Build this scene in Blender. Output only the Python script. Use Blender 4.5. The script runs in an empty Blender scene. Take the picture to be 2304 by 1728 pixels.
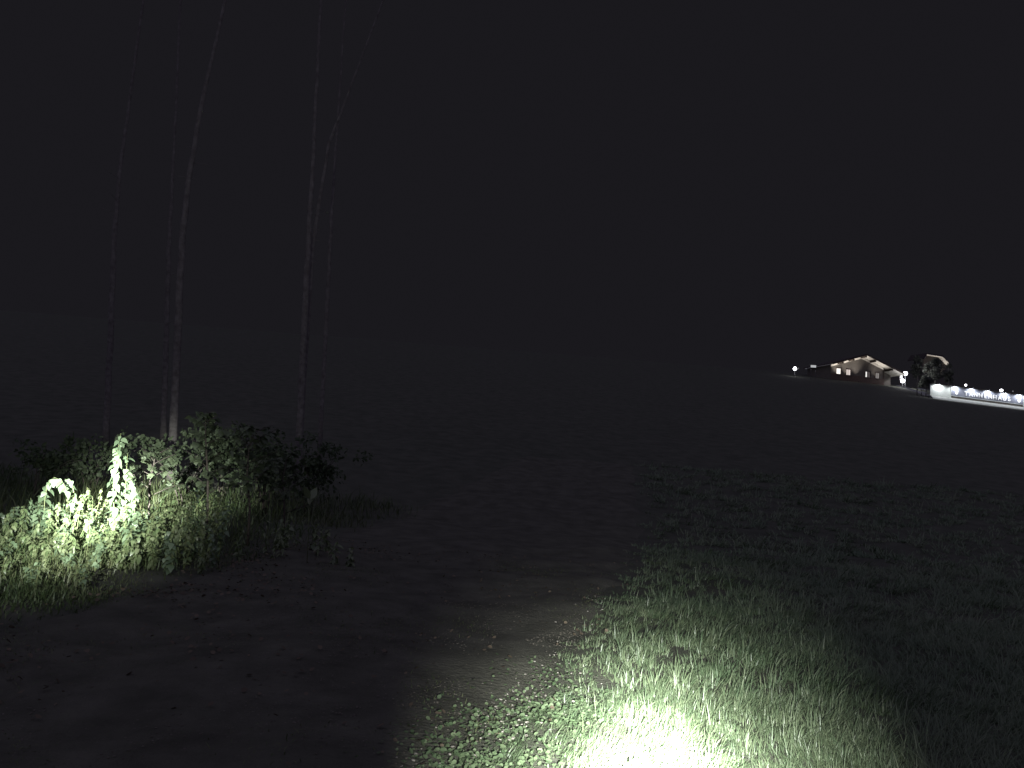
import bpy, math, random
import numpy as np
from mathutils import Vector, Matrix

rng = np.random.default_rng(11)
random.seed(7)
sc = bpy.context.scene
col = sc.collection

# ------------------------------------------------------------------ camera
EYE = Vector((0.0, 0.0, 1.60))
PITCH, ROLL, FPX = math.radians(6.0), math.radians(4.5), 1729.0
fwd = Vector((0, math.cos(PITCH), math.sin(PITCH)))
r0 = Vector((1, 0, 0)); u0 = Vector((0, -math.sin(PITCH), math.cos(PITCH)))
rgt = r0 * math.cos(ROLL) + u0 * math.sin(ROLL)
upv = u0 * math.cos(ROLL) - r0 * math.sin(ROLL)
cd = bpy.data.cameras.new('camera'); cam = bpy.data.objects.new('camera', cd); col.objects.link(cam)
M = Matrix((rgt, upv, -fwd)).transposed().to_4x4(); M.translation = EYE
cam.matrix_world = M
cd.sensor_width = 36.0; cd.lens = 36.0 * FPX / 2304.0
cd.clip_start = 0.05; cd.clip_end = 3000
sc.camera = cam

# ------------------------------------------------------------------ night sky
w = bpy.data.worlds.new('World'); sc.world = w; w.use_nodes = True
bg = w.node_tree.nodes['Background']
bg.inputs['Color'].default_value = (0.80, 0.755, 0.95, 1)
bg.inputs['Strength'].default_value = 0.00079

# faint, very soft fill sun, added to lift the dark ground and foliage
sl = bpy.data.lights.new('fill_sun', 'SUN'); so = bpy.data.objects.new('fill_sun', sl); col.objects.link(so)
sl.energy = 0.0360; sl.angle = math.radians(175); sl.color = (.70, .66, 1.0)
so.rotation_euler = (math.radians(38), 0, math.radians(-6))

# the two hand torches whose beams the photograph shows (both out of the frame)
def torch(name, pos, aim, half, power, blend=1.0, size=0.02, color=(0.97, 1.0, 0.94)):
    l = bpy.data.lights.new(name, 'SPOT'); o = bpy.data.objects.new(name, l); col.objects.link(o)
    l.energy = power; l.spot_size = math.radians(2 * half); l.spot_blend = blend
    l.shadow_soft_size = size; l.color = color
    o.location = pos
    o.rotation_euler = (Vector(aim) - Vector(pos)).to_track_quat('-Z', 'Y').to_euler()
    return o

sc.view_settings.view_transform = 'Standard'
sc.view_settings.look = 'None'
sc.view_settings.gamma = 1.0
sc.view_settings.exposure = 4.0
sc.view_settings.use_curve_mapping = False
sc.cycles.use_denoising = True
sc.cycles.max_bounces = 5
sc.cycles.diffuse_bounces = 2
sc.cycles.transmission_bounces = 2
sc.cycles.sample_clamp_indirect = 0.6

# ------------------------------------------------------------------ terrain
def sstep(a, b, x):
    t = np.clip((x - a) / (b - a), 0, 1); return t * t * (3 - 2 * t)

def hgt(x, y):
    x = np.asarray(x, float); y = np.asarray(y, float)
    t = np.clip((np.minimum(y, 152.0) - 20) / 120.0, 0, None)
    h = 21.9 * t ** 1.1
    h = h - 0.044 * np.clip(x - 58, 0, 60) * sstep(50, 95, y) * (1 - sstep(150, 220, y))
    near = 1 - sstep(40, 90, np.hypot(x, y))
    b = (0.028 * np.sin(1.7 * x + 0.6 * y) + 0.022 * np.sin(2.9 * y - 1.1 * x + 1.3)
         + 0.008 * np.sin(5.3 * x + 3.7 * y) * np.sin(2.2 * x - 1.4 * y) + 0.006 * np.sin(7.1 * x - 6.3 * y + .4) * np.sin(1.9 * x + 2.7 * y))
    return h + b * near

def hz(x, y): return float(hgt(x, y))

def at(px, py, Y):
    d = fwd * FPX + rgt * (px - 1152) - upv * (py - 864)
    return EYE + d * (Y / d.y)

def gnd(px, py):
    d = (fwd * FPX + rgt * (px - 1152) - upv * (py - 864)).normalized()
    t = 1.0
    while t < 700:
        p = EYE + d * t
        if p.z < hz(p.x, p.y): break
        t *= 1.004
    return p

# the two torch beams
T1 = Vector((0.22, 0.0, 1.46)); A1 = at(1478, 1800, 3.75)
torch('torch_beam', T1, A1, 6.0, 4600)
torch('torch_beam', T1, A1, 9.5, 900)
torch('torch_beam', T1, A1, 13.5, 400)
torch('torch_beam', T1, A1, 18.5, 290)
T2 = Vector((-2.6, 1.2, 1.75)); A2 = at(216, 1114, 10.4)
torch('torch_beam', T2, A2, 4.4, 6200)
torch('torch_beam', T2, A2, 8.2, 1700)
torch('torch_beam', T2, A2, 12.5, 170)
torch('torch_beam', T2, at(600, 430, 22), 20, 62)  # extra spot added to light the trunks, off the torch's own aim

# ------------------------------------------------------------------ materials
def nt(name):
    m = bpy.data.materials.new(name); m.use_nodes = True
    t = m.node_tree
    for n in list(t.nodes): t.nodes.remove(n)
    o = t.nodes.new('ShaderNodeOutputMaterial')
    return m, t, o

def noise(t, scale, detail=4, rough=.6, coord='Object', dist=0):
    tc = t.nodes.new('ShaderNodeTexCoord'); n = t.nodes.new('ShaderNodeTexNoise')
    n.inputs['Scale'].default_value = scale; n.inputs['Detail'].default_value = detail
    n.inputs['Roughness'].default_value = rough; n.inputs['Distortion'].default_value = dist
    t.links.new(tc.outputs[coord], n.inputs['Vector'])
    return n.outputs['Fac']

def ramp(t, fac, stops):
    r = t.nodes.new('ShaderNodeValToRGB'); e = r.color_ramp.elements
    while len(e) < len(stops): e.new(0.5)
    for k, (p, c) in enumerate(stops):
        e[k].position = p; e[k].color = (*c, 1)
    t.links.new(fac, r.inputs['Fac']); return r.outputs['Color']

def surf(name, c1, c2, scale=6, rough=.85, bump=0.0, bscale=40, spec=.25, metal=0):
    m, t, o = nt(name)
    b = t.nodes.new('ShaderNodeBsdfPrincipled')
    c = ramp(t, noise(t, scale), [(.32, c1), (.68, c2)])
    t.links.new(c, b.inputs['Base Color'])
    b.inputs['Roughness'].default_value = rough
    b.inputs['Specular IOR Level'].default_value = spec
    b.inputs['Metallic'].default_value = metal
    if bump:
        bn = t.nodes.new('ShaderNodeBump'); bn.inputs['Strength'].default_value = bump
        bn.inputs['Distance'].default_value = .03
        t.links.new(noise(t, bscale, 6), bn.inputs['Height']); t.links.new(bn.outputs['Normal'], b.inputs['Normal'])
    t.links.new(b.outputs['BSDF'], o.inputs['Surface'])
    return m

def leafmat(name, c1, c2, attr=None, trans=.3, gloss=.06, rough=.45):
    """leaf: diffuse + translucent + a little waxy sheen; colour varies leaf by leaf"""
    m, t, o = nt(name)
    if attr:
        a = t.nodes.new('ShaderNodeAttribute'); a.attribute_name = attr; fac = a.outputs['Fac']
    else:
        a = t.nodes.new('ShaderNodeObjectInfo'); fac = a.outputs['Random']
    c = ramp(t, fac, [(0, c1), (1, c2)])
    d = t.nodes.new('ShaderNodeBsdfDiffuse'); tr = t.nodes.new('ShaderNodeBsdfTranslucent')
    g = t.nodes.new('ShaderNodeBsdfGlossy'); g.inputs['Roughness'].default_value = rough
    g.inputs['Color'].default_value = (.9, .9, .9, 1)
    mx = t.nodes.new('ShaderNodeMixShader'); mx.inputs[0].default_value = trans
    m2 = t.nodes.new('ShaderNodeMixShader'); m2.inputs[0].default_value = gloss
    t.links.new(c, d.inputs['Color']); t.links.new(c, tr.inputs['Color'])
    t.links.new(d.outputs[0], mx.inputs[1]); t.links.new(tr.outputs[0], mx.inputs[2])
    t.links.new(mx.outputs[0], m2.inputs[1]); t.links.new(g.outputs[0], m2.inputs[2])
    t.links.new(m2.outputs[0], o.inputs['Surface'])
    return m

def glow(name, color, strength):
    m, t, o = nt(name)
    e = t.nodes.new('ShaderNodeEmission'); e.inputs['Color'].default_value = (*color, 1)
    e.inputs['Strength'].default_value = strength
    t.links.new(e.outputs[0], o.inputs['Surface']); return m

MT = {}
MT['ground'] = surf('meadow_soil', (.052, .056, .043), (.082, .084, .066), 1.6, .95, .6, 30, .1)
MT['dirt'] = surf('dirt', (.058, .058, .046), (.098, .097, .078), 2.2, .95, .9, 26, .1)
MT['grass'] = leafmat('grass_blade', (.068, .112, .055), (.155, .188, .108), 'tint', .28, .05, .5)
MT['drygrass'] = leafmat('rank_grass', (.045, .075, .028), (.105, .115, .055), 'tint', .25, .03, .5)
MT['clover'] = leafmat('clover_leaf', (.065, .105, .050), (.125, .165, .090), 'tint', .22, .03, .6)
MT['leaf'] = leafmat('weed_leaf', (.088, .130, .052), (.155, .187, .094), None, .28, .06, .45)
MT['bigleaf'] = leafmat('broad_leaf', (.085, .130, .070), (.125, .175, .100), None, .25, .07, .45)
MT['mapleleaf'] = leafmat('maple_leaf', (.060, .082, .044), (.090, .115, .064), None, .25, .04, .5)
MT['crown'] = leafmat('tree_leaf', (.075, .083, .068), (.118, .124, .104), 'tint', .25, .03, .5)
MT['shrub'] = leafmat('shrub_leaf', (.045, .066, .034), (.075, .098, .054), 'tint', .25, .02, .6)
MT['litter'] = leafmat('dry_leaf', (.070, .055, .040), (.130, .105, .075), 'tint', .1, .02, .6)
MT['stem'] = surf('green_stem', (.08, .11, .045), (.12, .13, .06), 20, .6)
MT['bark'] = surf('bark', (.090, .082, .078), (.175, .164, .156), 7, .95, .8, 25, .1)
MT['twig'] = surf('dark_twig', (.045, .038, .032), (.075, .065, .055), 12, .9)
MT['pebble'] = surf('pale_pebble', (.13, .12, .105), (.30, .28, .25), 14, .75, .2, 60)
MT['grit'] = surf('brown_grit', (.060, .052, .042), (.15, .135, .115), 9, .9)
MT['plaster'] = surf('beige_plaster', (.085, .075, .067), (.11, .098, .088), 2, .9)
MT['timber'] = surf('brown_timber', (.075, .052, .044), (.115, .080, .066), 5, .8, .3, 12)
MT['greyboard'] = surf('weathered_boards', (.08, .07, .063), (.11, .098, .088), 4, .85)
MT['darkwood'] = surf('dark_wood', (.035, .026, .022), (.06, .045, .038), 6, .8)
MT['rooftile'] = surf('roof_tile', (.035, .028, .028), (.055, .045, .042), 5, .9)
MT['soffit'] = surf('pale_soffit', (.60, .57, .52), (.68, .64, .59), 4, .85)
MT['whiteboard'] = surf('white_boards', (.55, .58, .53), (.68, .70, .66), 5, .7)
MT['signblue'] = surf('blue_grey_panel', (.17, .18, .22), (.20, .21, .255), 2, .6)
MT['white'] = surf('white_paint', (.78, .78, .78), (.82, .82, .82), 4, .5)
MT['concrete'] = surf('pale_concrete', (.32, .33, .30), (.44, .45, .42), 3, .9, .3, 30)
MT['metal'] = surf('dark_metal', (.05, .05, .055), (.08, .08, .085), 8, .45, metal=.6)
MT['globe'] = glow('lamp_globe', (.95, .96, 1.0), 1.2)
MT['globedim'] = glow('dim_lamp', (.9, .92, 1.0), .012)
MT['win_bright'] = glow('lit_window', (1.0, .93, .86), .085)
MT['win_warm'] = glow('curtained_window', (1.0, .86, .80), .047)
MT['win_half'] = glow('half_lit_window', (1.0, .98, .94), .062)
MT['win_dim'] = glow('dim_window', (1.0, .92, .88), .0145)
MT['win_dark'] = glow('darker_window', (1.0, .85, .85), .0042)
MT['win_shed'] = glow('shed_window', (.95, .97, 1.0), .030)

# ------------------------------------------------------------------ mesh helpers
class MB:
    def __init__(s): s.v, s.f = [], []
    def quad(s, a, b, c, d):
        n = len(s.v); s.v += [tuple(a), tuple(b), tuple(c), tuple(d)]; s.f.append((n, n+1, n+2, n+3)); return s
    def hexa(s, P):
        """8 corners: bottom 4 ccw then top 4"""
        n = len(s.v); s.v += [tuple(p) for p in P]
        for q in ((0,3,2,1), (4,5,6,7), (0,1,5,4), (1,2,6,5), (2,3,7,6), (3,0,4,7)): s.f.append(tuple(n+i for i in q))
        return s
    def box(s, x0, x1, y0, y1, z0, z1):
        return s.hexa([(x0,y0,z0),(x1,y0,z0),(x1,y1,z0),(x0,y1,z0),(x0,y0,z1),(x1,y0,z1),(x1,y1,z1),(x0,y1,z1)])
    def tube(s, pts, rad, seg=8, cap=True):
        pts = [Vector(p) for p in pts]; n0 = len(s.v)
        ref = Vector((1, .13, 0))
        for i, p in enumerate(pts):
            t = (pts[min(i+1, len(pts)-1)] - pts[max(i-1, 0)]).normalized()
            rr = ref if abs(t.dot(ref.normalized())) < .95 else Vector((0, 1, .1))
            a = t.cross(rr).normalized(); b = t.cross(a).normalized()
            r = rad[i] if hasattr(rad, '__len__') else rad
            for k in range(seg):
                an = 2*math.pi*k/seg
                s.v.append(tuple(p + a*(r*math.cos(an)) + b*(r*math.sin(an))))
        for i in range(len(pts)-1):
            for k in range(seg):
                k2 = (k+1) % seg
                s.f.append((n0+i*seg+k, n0+i*seg+k2, n0+(i+1)*seg+k2, n0+(i+1)*seg+k))
        if cap:
            s.f.append(tuple(n0+k for k in range(seg))[::-1])
            e = n0+(len(pts)-1)*seg; s.f.append(tuple(e+k for k in range(seg)))
        return s
    def sphere(s, c, r, nu=14, nv=9, squash=1.0):
        n0 = len(s.v); c = Vector(c)
        for j in range(1, nv):
            th = math.pi*j/nv
            for i in range(nu):
                ph = 2*math.pi*i/nu
                s.v.append((c.x+r*math.sin(th)*math.cos(ph), c.y+r*math.sin(th)*math.sin(ph), c.z+r*squash*math.cos(th)))
        for j in range(nv-2):
            for i in range(nu):
                i2 = (i+1) % nu
                s.f.append((n0+j*nu+i, n0+(j+1)*nu+i, n0+(j+1)*nu+i2, n0+j*nu+i2))
        s.f.append(tuple(n0+i for i in range(nu))); e = n0+(nv-2)*nu
        s.f.append(tuple(e+i for i in range(nu))[::-1]); return s
    def mesh(s, name, mat=None, smooth=False):
        me = bpy.data.meshes.new(name); me.from_pydata(s.v, [], s.f)
        if mat: me.materials.append(MT[mat])
        if smooth: me.polygons.foreach_set('use_smooth', [True]*len(me.polygons))
        me.update(); return me
    def build(s, name, mat, parent=None, smooth=False):
        return link(name, s.mesh(name, mat, smooth), parent)

def link(name, data, parent=None):
    o = bpy.data.objects.new(name, data); col.objects.link(o)
    if parent: o.parent = parent
    return o

def tag(o, label=None, cat=None, group=None, kind=None):
    if label: o['label'] = label
    if cat: o['category'] = cat
    if group: o['group'] = group
    if kind: o['kind'] = kind
    return o

def thing(name, loc, label, cat, group=None, rz=0):
    o = link(name, None); o.location = loc; o.rotation_euler = (0, 0, rz); o.empty_display_size = .2
    return tag(o, label, cat, group)

def np_mesh(name, verts, counts, loops, mat, tint=None, smooth=True):
    me = bpy.data.meshes.new(name)
    me.vertices.add(len(verts)); me.vertices.foreach_set('co', verts.astype(np.float32).ravel())
    me.loops.add(len(loops)); me.loops.foreach_set('vertex_index', loops.astype(np.int32))
    me.polygons.add(len(counts))
    st = np.concatenate([[0], np.cumsum(counts)[:-1]])
    me.polygons.foreach_set('loop_start', st.astype(np.int32))
    if smooth: me.polygons.foreach_set('use_smooth', np.ones(len(counts), bool))
    if tint is not None:
        a = me.attributes.new('tint', 'FLOAT', 'POINT'); a.data.foreach_set('value', tint.astype(np.float32))
    me.materials.append(MT[mat]); me.update(calc_edges=True); return me

# ------------------------------------------------------------------ ground sheet
def axis(lo, hi, step, far, n):
    a = np.arange(lo, hi + 1e-6, step)
    g = np.geomspace(step, far - hi, n)
    return a, g
ax = np.arange(-30, 30.01, .35); g = 30 + np.geomspace(.5, 1500, 60)
xs = np.concatenate([-g[::-1], ax, g])
ay = np.arange(-6, 32.01, .35); g2 = 32 + np.geomspace(.5, 130, 70); g3 = 165 + np.geomspace(6, 1800, 26)
ys = np.concatenate([[-60, -30, -14], ay, g2, g3])
X, Y = np.meshgrid(xs, ys)
V = np.stack([X, Y, hgt(X, Y)], -1).reshape(-1, 3)
nx, ny = len(xs), len(ys)
I = (np.arange(ny-1)[:, None]*nx + np.arange(nx-1)[None]).ravel()
L = np.stack([I, I+1, I+nx+1, I+nx], -1).ravel()
ground = link('ground', np_mesh('ground', V, np.full(len(I), 4), L, 'ground')); tag(ground, kind='structure')

# dirt track: from under the camera's left away into the dark between thicket and meadow
EDGE_R = [(-3, -.95), (2.0, -.55), (3.6, -.22), (4.6, .02), (6, .42), (8.6, 1.05), (12, 1.9), (20, 3.6), (34, 5.6), (60, 8)]
EDGE_L = [(-3, -4.9), (2.0, -4.6), (5, -4.2), (7.5, -3.75), (10, -3.55), (15.8, -3.3), (22, -2.3), (34, .8), (60, 3.2)]
def edge(E, y):
    return np.interp(y, [e[0] for e in E], [e[1] for e in E])
def wob(y, ph): return .10*np.sin(2.1*y+ph) + .06*np.sin(5.3*y+2*ph) + .03*np.sin(11*y+ph)
ty = np.concatenate([np.arange(-3, 24, .15), np.arange(24, 34, .8)])
nu = 28
U = np.linspace(0, 1, nu)
xl = edge(EDGE_L, ty) + wob(ty, .4); xr = edge(EDGE_R, ty) + wob(ty, 2.0)
TX = xl[:, None]*(1-U) + xr[:, None]*U; TY = np.repeat(ty[:, None], nu, 1)
rut = -.03*(np.exp(-((U-.3)/.09)**2) + np.exp(-((U-.72)/.09)**2))
cov = .045*np.minimum(1, np.minimum(U, 1-U)/.05)
TZ = hgt(TX, TY) + rut + cov - .004
V = np.stack([TX, TY, TZ], -1).reshape(-1, 3)
I = (np.arange(len(ty)-1)[:, None]*nu + np.arange(nu-1)[None]).ravel()
L = np.stack([I, I+1, I+nu+1, I+nu], -1).ravel()
track = link('dirt_track', np_mesh('dirt_track', V, np.full(len(I), 4), L, 'dirt')); tag(track, kind='structure')

# ------------------------------------------------------------------ blades of grass
def lowf(x, y, ph=0):
    return np.sin(1.3*x+.7*y+ph) + np.sin(-.9*x+1.7*y+1.1+ph) + .7*np.sin(2.7*x+2.3*y+2.0*ph)

def blades(name, x, y, length, width, az, th0, kap, mat, tint, dz=0.0):
    """curved blades: th0 = first tilt from the vertical, kap = bend along the blade"""
    n = len(x); NS = 4
    cx, cy, cz = x.copy(), y.copy(), hgt(x, y) + dz - .008
    dx, dy = np.cos(az), np.sin(az)
    wa = az + np.pi/2 + rng.normal(0, .45, n)
    wx, wy = np.cos(wa), np.sin(wa)
    P = np.zeros((n, 2*NS+1, 3)); wd = [.7, 1.0, .92, .62, 0]
    for k in range(NS+1):
        if k < NS:
            for q, sg_ in ((0, -1), (1, 1)):
                P[:, 2*k+q, 0] = cx+sg_*wx*width*wd[k]/2; P[:, 2*k+q, 1] = cy+sg_*wy*width*wd[k]/2; P[:, 2*k+q, 2] = cz
            th = th0 + kap*((k+.5)/NS)**1.3; sg_ = length/NS
            cx = cx + dx*np.sin(th)*sg_; cy = cy + dy*np.sin(th)*sg_; cz = cz + np.cos(th)*sg_
        else:
            P[:, 2*NS, 0] = cx; P[:, 2*NS, 1] = cy; P[:, 2*NS, 2] = cz
    gz = hgt(P[:, :, 0], P[:, :, 1]) + dz + .004
    P[:, 2:, 2] = np.maximum(P[:, 2:, 2], gz[:, 2:])
    base = (np.arange(n)*(2*NS+1))[:, None]
    f = []
    for k in range(NS-1): f += [2*k, 2*k+1, 2*k+3, 2*k+2]
    f += [2*NS-2, 2*NS-1, 2*NS]
    L = (base + np.array([f])).ravel(); C = np.tile([4]*(NS-1)+[3], n)
    return link(name, np_mesh(name, P.reshape(-1, 3), C, L, mat, np.repeat(tint, 2*NS+1)))

def scatter(ylo, yhi, dens, xlo, xhi):
    """random points in a view-wide trapezium; xlo/xhi are functions of y"""
    ymid = np.linspace(ylo, yhi, 40); wmax = max((xhi(v)-xlo(v)) for v in ymid)
    lo = min(xlo(v) for v in ymid); hi = max(xhi(v) for v in ymid)
    n = int((yhi-ylo)*(hi-lo)*dens)
    x = rng.uniform(lo, hi, n); y = rng.uniform(ylo, yhi, n)
    k = (x > np.vectorize(xlo)(y)) & (x < np.vectorize(xhi)(y))
    return x[k], y[k]

gx, gy, gl, gw, ga, gt = [], [], [], [], [], []
def clump(x, y, per, rad):
    """tufts: each seed grows a handful of blades that radiate from it"""
    k = rng.poisson(per, len(x)); i = np.repeat(np.arange(len(x)), k); n = len(i)
    a = rng.uniform(0, 6.28, n); r = rad*np.sqrt(rng.uniform(0, 1, n))
    return i, x[i]+np.cos(a)*r, y[i]+np.sin(a)*r, a
for (a, b, d, l0, w0, rad) in ((2.7, 6, 235, .092, .0047, .06), (6, 10, 105, .112, .0075, .07), (10, 17, 24, .13, .014, .11), (17, 34, 5, .17, .028, .2)):
    x, y = scatter(a, b, d, lambda v: edge(EDGE_R, v) - .25, lambda v: .74*v + 1.6)
    e = x - edge(EDGE_R, y)
    keep = rng.uniform(0, 1, len(x)) < np.clip(.28 + (e+.12)/.7, .12, 1) * np.clip(.92 + .12*lowf(x*2.3, y*2.3), .6, 1)
    x, y = x[keep], y[keep]
    tl = rng.lognormal(0, .28, len(x)); tt = rng.normal(0, .14, len(x)); swirl = .7 + .55*lowf(x*1.3, y*1.3) + rng.normal(0, .35, len(x))
    i, x, y, rad_az = clump(x, y, 20, rad)
    e = x - edge(EDGE_R, y); n = len(x)
    gx.append(x); gy.append(y)
    gl.append(l0*tl[i]*rng.uniform(.45, 1.4, n)*np.clip(.42+e*.7, .35, 1))
    gw.append(w0*rng.uniform(.5, 1.3, n))
    mixed = np.arctan2(.9*np.sin(swirl[i])+.8*np.sin(rad_az), .9*np.cos(swirl[i])+.8*np.cos(rad_az))
    ga.append(mixed + rng.normal(0, .4, n)); gt.append(tt[i])
x, y, l, wd, az, tt = map(np.concatenate, (gx, gy, gl, gw, ga, gt))
n = len(x)
th0 = np.abs(rng.normal(.48, .34, n)); kap = rng.uniform(.1, 2.3, n)
lg = rng.uniform(0, 1, n) < .09; l = np.where(lg, l*1.8, l); kap = np.where(lg, rng.uniform(1.2, 2.6, n), kap)
ti = np.clip(.40 + .07*lowf(x*.8, y*.8, 3) + tt + rng.normal(0, .15, n), 0, 1)
ti = np.where(rng.uniform(0, 1, n) < .04, 1.0, ti)
g = blades('meadow_grass', x, y, l, wd, az, th0, kap, 'grass', ti)
tag(g, 'lush green meadow grass to the right of the track', 'grass', kind='stuff')

# rank grass among and before the thicket and along the left verge
def verge_lo(v): return -.70*v - 2.0
def verge_hi(v): return float(edge(EDGE_L, v)) + .5
vx, vy, vl, vw = [], [], [], []
for (a, b, d, l0, w0) in ((5.0, 9.0, 1900, .13, .009), (9.0, 13.5, 560, .24, .011), (13.5, 22, 110, .40, .018)):
    x, y = scatter(a, b, d, verge_lo, verge_hi)
    e = edge(EDGE_L, y) + .4*np.sin(1.9*y) - x + .1
    keep = rng.uniform(0, 1, len(x)) < np.clip(.15+e*.8, .08, 1)*np.clip(.75+.2*lowf(x*1.9, y*1.9, 1), .3, 1)
    x, y, e = x[keep], y[keep], e[keep]
    vx.append(x); vy.append(y)
    vl.append(l0*rng.uniform(.4, 1.6, len(x))*np.clip(.3+e*.4, .3, 1)); vw.append(w0*rng.uniform(.6, 1.4, len(x)))
x, y, l, wd = map(np.concatenate, (vx, vy, vl, vw))
az = rng.uniform(0, 6.28, len(x)); n = len(x)
ti = np.clip(.4 + .12*lowf(x, y) + rng.normal(0, .22, len(x)), 0, 1)
g = blades('verge_grass', x, y, l, wd, az, np.abs(rng.normal(.2, .25, n)), rng.uniform(.1, 1.8, n), 'drygrass', ti)
tag(g, 'rank grass in and around the thicket left of the track', 'grass', kind='stuff')

# thin tufts on the track itself
x, y = scatter(3, 13, 260, lambda v: float(edge(EDGE_L, v)), lambda v: float(edge(EDGE_R, v)))
keep = lowf(x*1.5, y*1.1, 4) + rng.normal(0, .5, len(x)) > .8; x, y = x[keep], y[keep]
g = blades('track_grass', x, y, .035*rng.uniform(.4, 1.5, len(x)), np.full(len(x), .006), rng.uniform(0, 6.28, len(x)),
           rng.uniform(.3, 1.2, len(x)), rng.uniform(.2, 1.8, len(x)), 'drygrass', rng.uniform(.2, 1, len(x)), .04)
tag(g, 'sparse short grass growing on the dirt track', 'grass', kind='stuff')

# fan-shaped small leaves: clover at the meadow's edge, dry leaves on the track
def leaflets(name, x, y, z, size, tiltamp, mat, tint, aspect=.8):
    n = len(x); yaw = rng.uniform(0, 6.28, n)
    nrm = np.stack([rng.normal(0, tiltamp, n), rng.normal(0, tiltamp, n), np.ones(n)], -1)
    nrm /= np.linalg.norm(nrm, axis=1)[:, None]
    t = np.stack([np.cos(yaw), np.sin(yaw), np.zeros(n)], -1)
    t -= nrm*(t*nrm).sum(1)[:, None]; t /= np.linalg.norm(t, axis=1)[:, None]
    b = np.cross(nrm, t)
    prof = np.array([(0, 0, 0), (.30, -.36, .05), (.72, -.42, .07), (1.0, -.14, .02), (.95, 0, -.03), (1.0, .14, .02), (.72, .42, .07), (.30, .36, .05), (.5, 0, -.04)])
    prof[:, 1] *= aspect/.8
    P = np.stack([x, y, z], -1)[:, None, :] + size[:, None, None]*(prof[None, :, 0:1]*t[:, None] + prof[None, :, 1:2]*b[:, None] + prof[None, :, 2:3]*nrm[:, None])
    F = [(8, 0, 1), (8, 1, 2), (8, 2, 3), (8, 3, 4), (8, 4, 5), (8, 5, 6), (8, 6, 7), (8, 7, 0)]
    L = ((np.arange(n)*9)[:, None] + np.array(F).ravel()[None]).ravel()
    return link(name, np_mesh(name, P.reshape(-1, 3), np.full(n*8, 3), L, mat, np.repeat(tint, 9)))

x, y = scatter(2.7, 6.6, 3000, lambda v: float(edge(EDGE_R, v)) - .55, lambda v: float(edge(EDGE_R, v)) + .75)
e = (x-edge(EDGE_R, y))
keep = (rng.uniform(0, 1, len(x)) < np.exp(-((e-.12)/.36)**2)*np.clip(1.55-(y-2.8)*.40, .10, 1)*np.clip(.7+.3*lowf(x*3, y*3), .05, 1))
x, y = x[keep], y[keep]
g = leaflets('clover', x, y, hgt(x, y)+rng.uniform(.030, .075, len(x)), rng.uniform(.014, .034, len(x)), .45, 'clover', rng.uniform(0, 1, len(x)))
tag(g, 'low clover leaves at the edge of the lit meadow', 'clover', kind='stuff')

x, y = scatter(2.7, 14, 150, lambda v: float(edge(EDGE_L, v))-.3, lambda v: float(edge(EDGE_R, v))+.3)
keep = rng.uniform(0, 1, len(x)) < np.clip(.5+.35*lowf(x*1.2, y*1.2, 5), .05, 1)*np.clip(1.25-.5*(x-edge(EDGE_L, y)), .16, 1); x, y = x[keep], y[keep]
g = leaflets('leaf_litter', x, y, hgt(x, y)+.05+rng.uniform(-.01, .015, len(x)), rng.uniform(.018, .05, len(x)), .4, 'litter', rng.uniform(0, 1, len(x)))
tag(g, 'dry fallen leaves strewn over the dirt track', 'fallen leaves', kind='stuff')

# pale pebbles at the meadow's edge
def pebbles(name, x, y, size, dz):
    n = len(x)
    base = np.array([(math.cos(a)*c, math.sin(a)*c, zz) for zz, c in ((-.25, .8), (.25, 1), (.62, .62)) for a in np.arange(6)*math.pi/3] + [(0, 0, .75)])
    F, C = [], []
    for j in range(2):
        for i in range(6):
            F += [j*6+i, j*6+(i+1) % 6, (j+1)*6+(i+1) % 6, (j+1)*6+i]; C.append(4)
    for i in range(6): F += [12+i, 12+(i+1) % 6, 18]; C.append(3)
    yaw = rng.uniform(0, 6.28, n); sx = size*rng.uniform(.8, 1.5, n); sy = size*rng.uniform(.7, 1.1, n); sz = size*rng.uniform(.5, .9, n)
    J = rng.uniform(.82, 1.18, (n, 19))
    bx = base[None, :, 0]*sx[:, None]*J; by = base[None, :, 1]*sy[:, None]*J; bz = base[None, :, 2]*sz[:, None]
    c, s = np.cos(yaw)[:, None], np.sin(yaw)[:, None]
    P = np.stack([x[:, None]+bx*c-by*s, y[:, None]+bx*s+by*c, (hgt(x, y)+dz)[:, None]+bz], -1)
    L = ((np.arange(n)*19)[:, None]+np.array(F)[None]).ravel()
    return link(name, np_mesh(name, P.reshape(-1, 3), np.tile(C, n), L, 'pebble', smooth=True))
x, y = scatter(3.1, 10, 330, lambda v: float(edge(EDGE_R, v))-.75, lambda v: float(edge(EDGE_R, v))+.45)
e = x-edge(EDGE_R, y)
keep = rng.uniform(0, 1, len(x)) < np.exp(-((e+.02)/.26)**2)*np.clip(1.5-.17*y, .12, 1)*np.clip(.45+.35*lowf(x*2.2, y*1.3, 2), .03, 1)
x, y = x[keep], y[keep]
g = pebbles('gravel', x, y, rng.uniform(.004, .0125, len(x)), .038)
tag(g, 'pale gravel stones between dirt track and meadow', 'gravel', kind='stuff')

x, y = scatter(2.9, 9, 420, lambda v: float(edge(EDGE_R, v))-3.0, lambda v: float(edge(EDGE_R, v))+.1)
keep = rng.uniform(0, 1, len(x)) < np.clip(.5+.3*lowf(x*1.8, y*1.8, 3), .05, 1); x, y = x[keep], y[keep]
g = pebbles('grit', x, y, rng.uniform(.0025, .0075, len(x)), .038); g.data.materials[0] = MT['grit']
tag(g, 'fine brown grit strewn over the dirt track', 'grit', kind='stuff')

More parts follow.
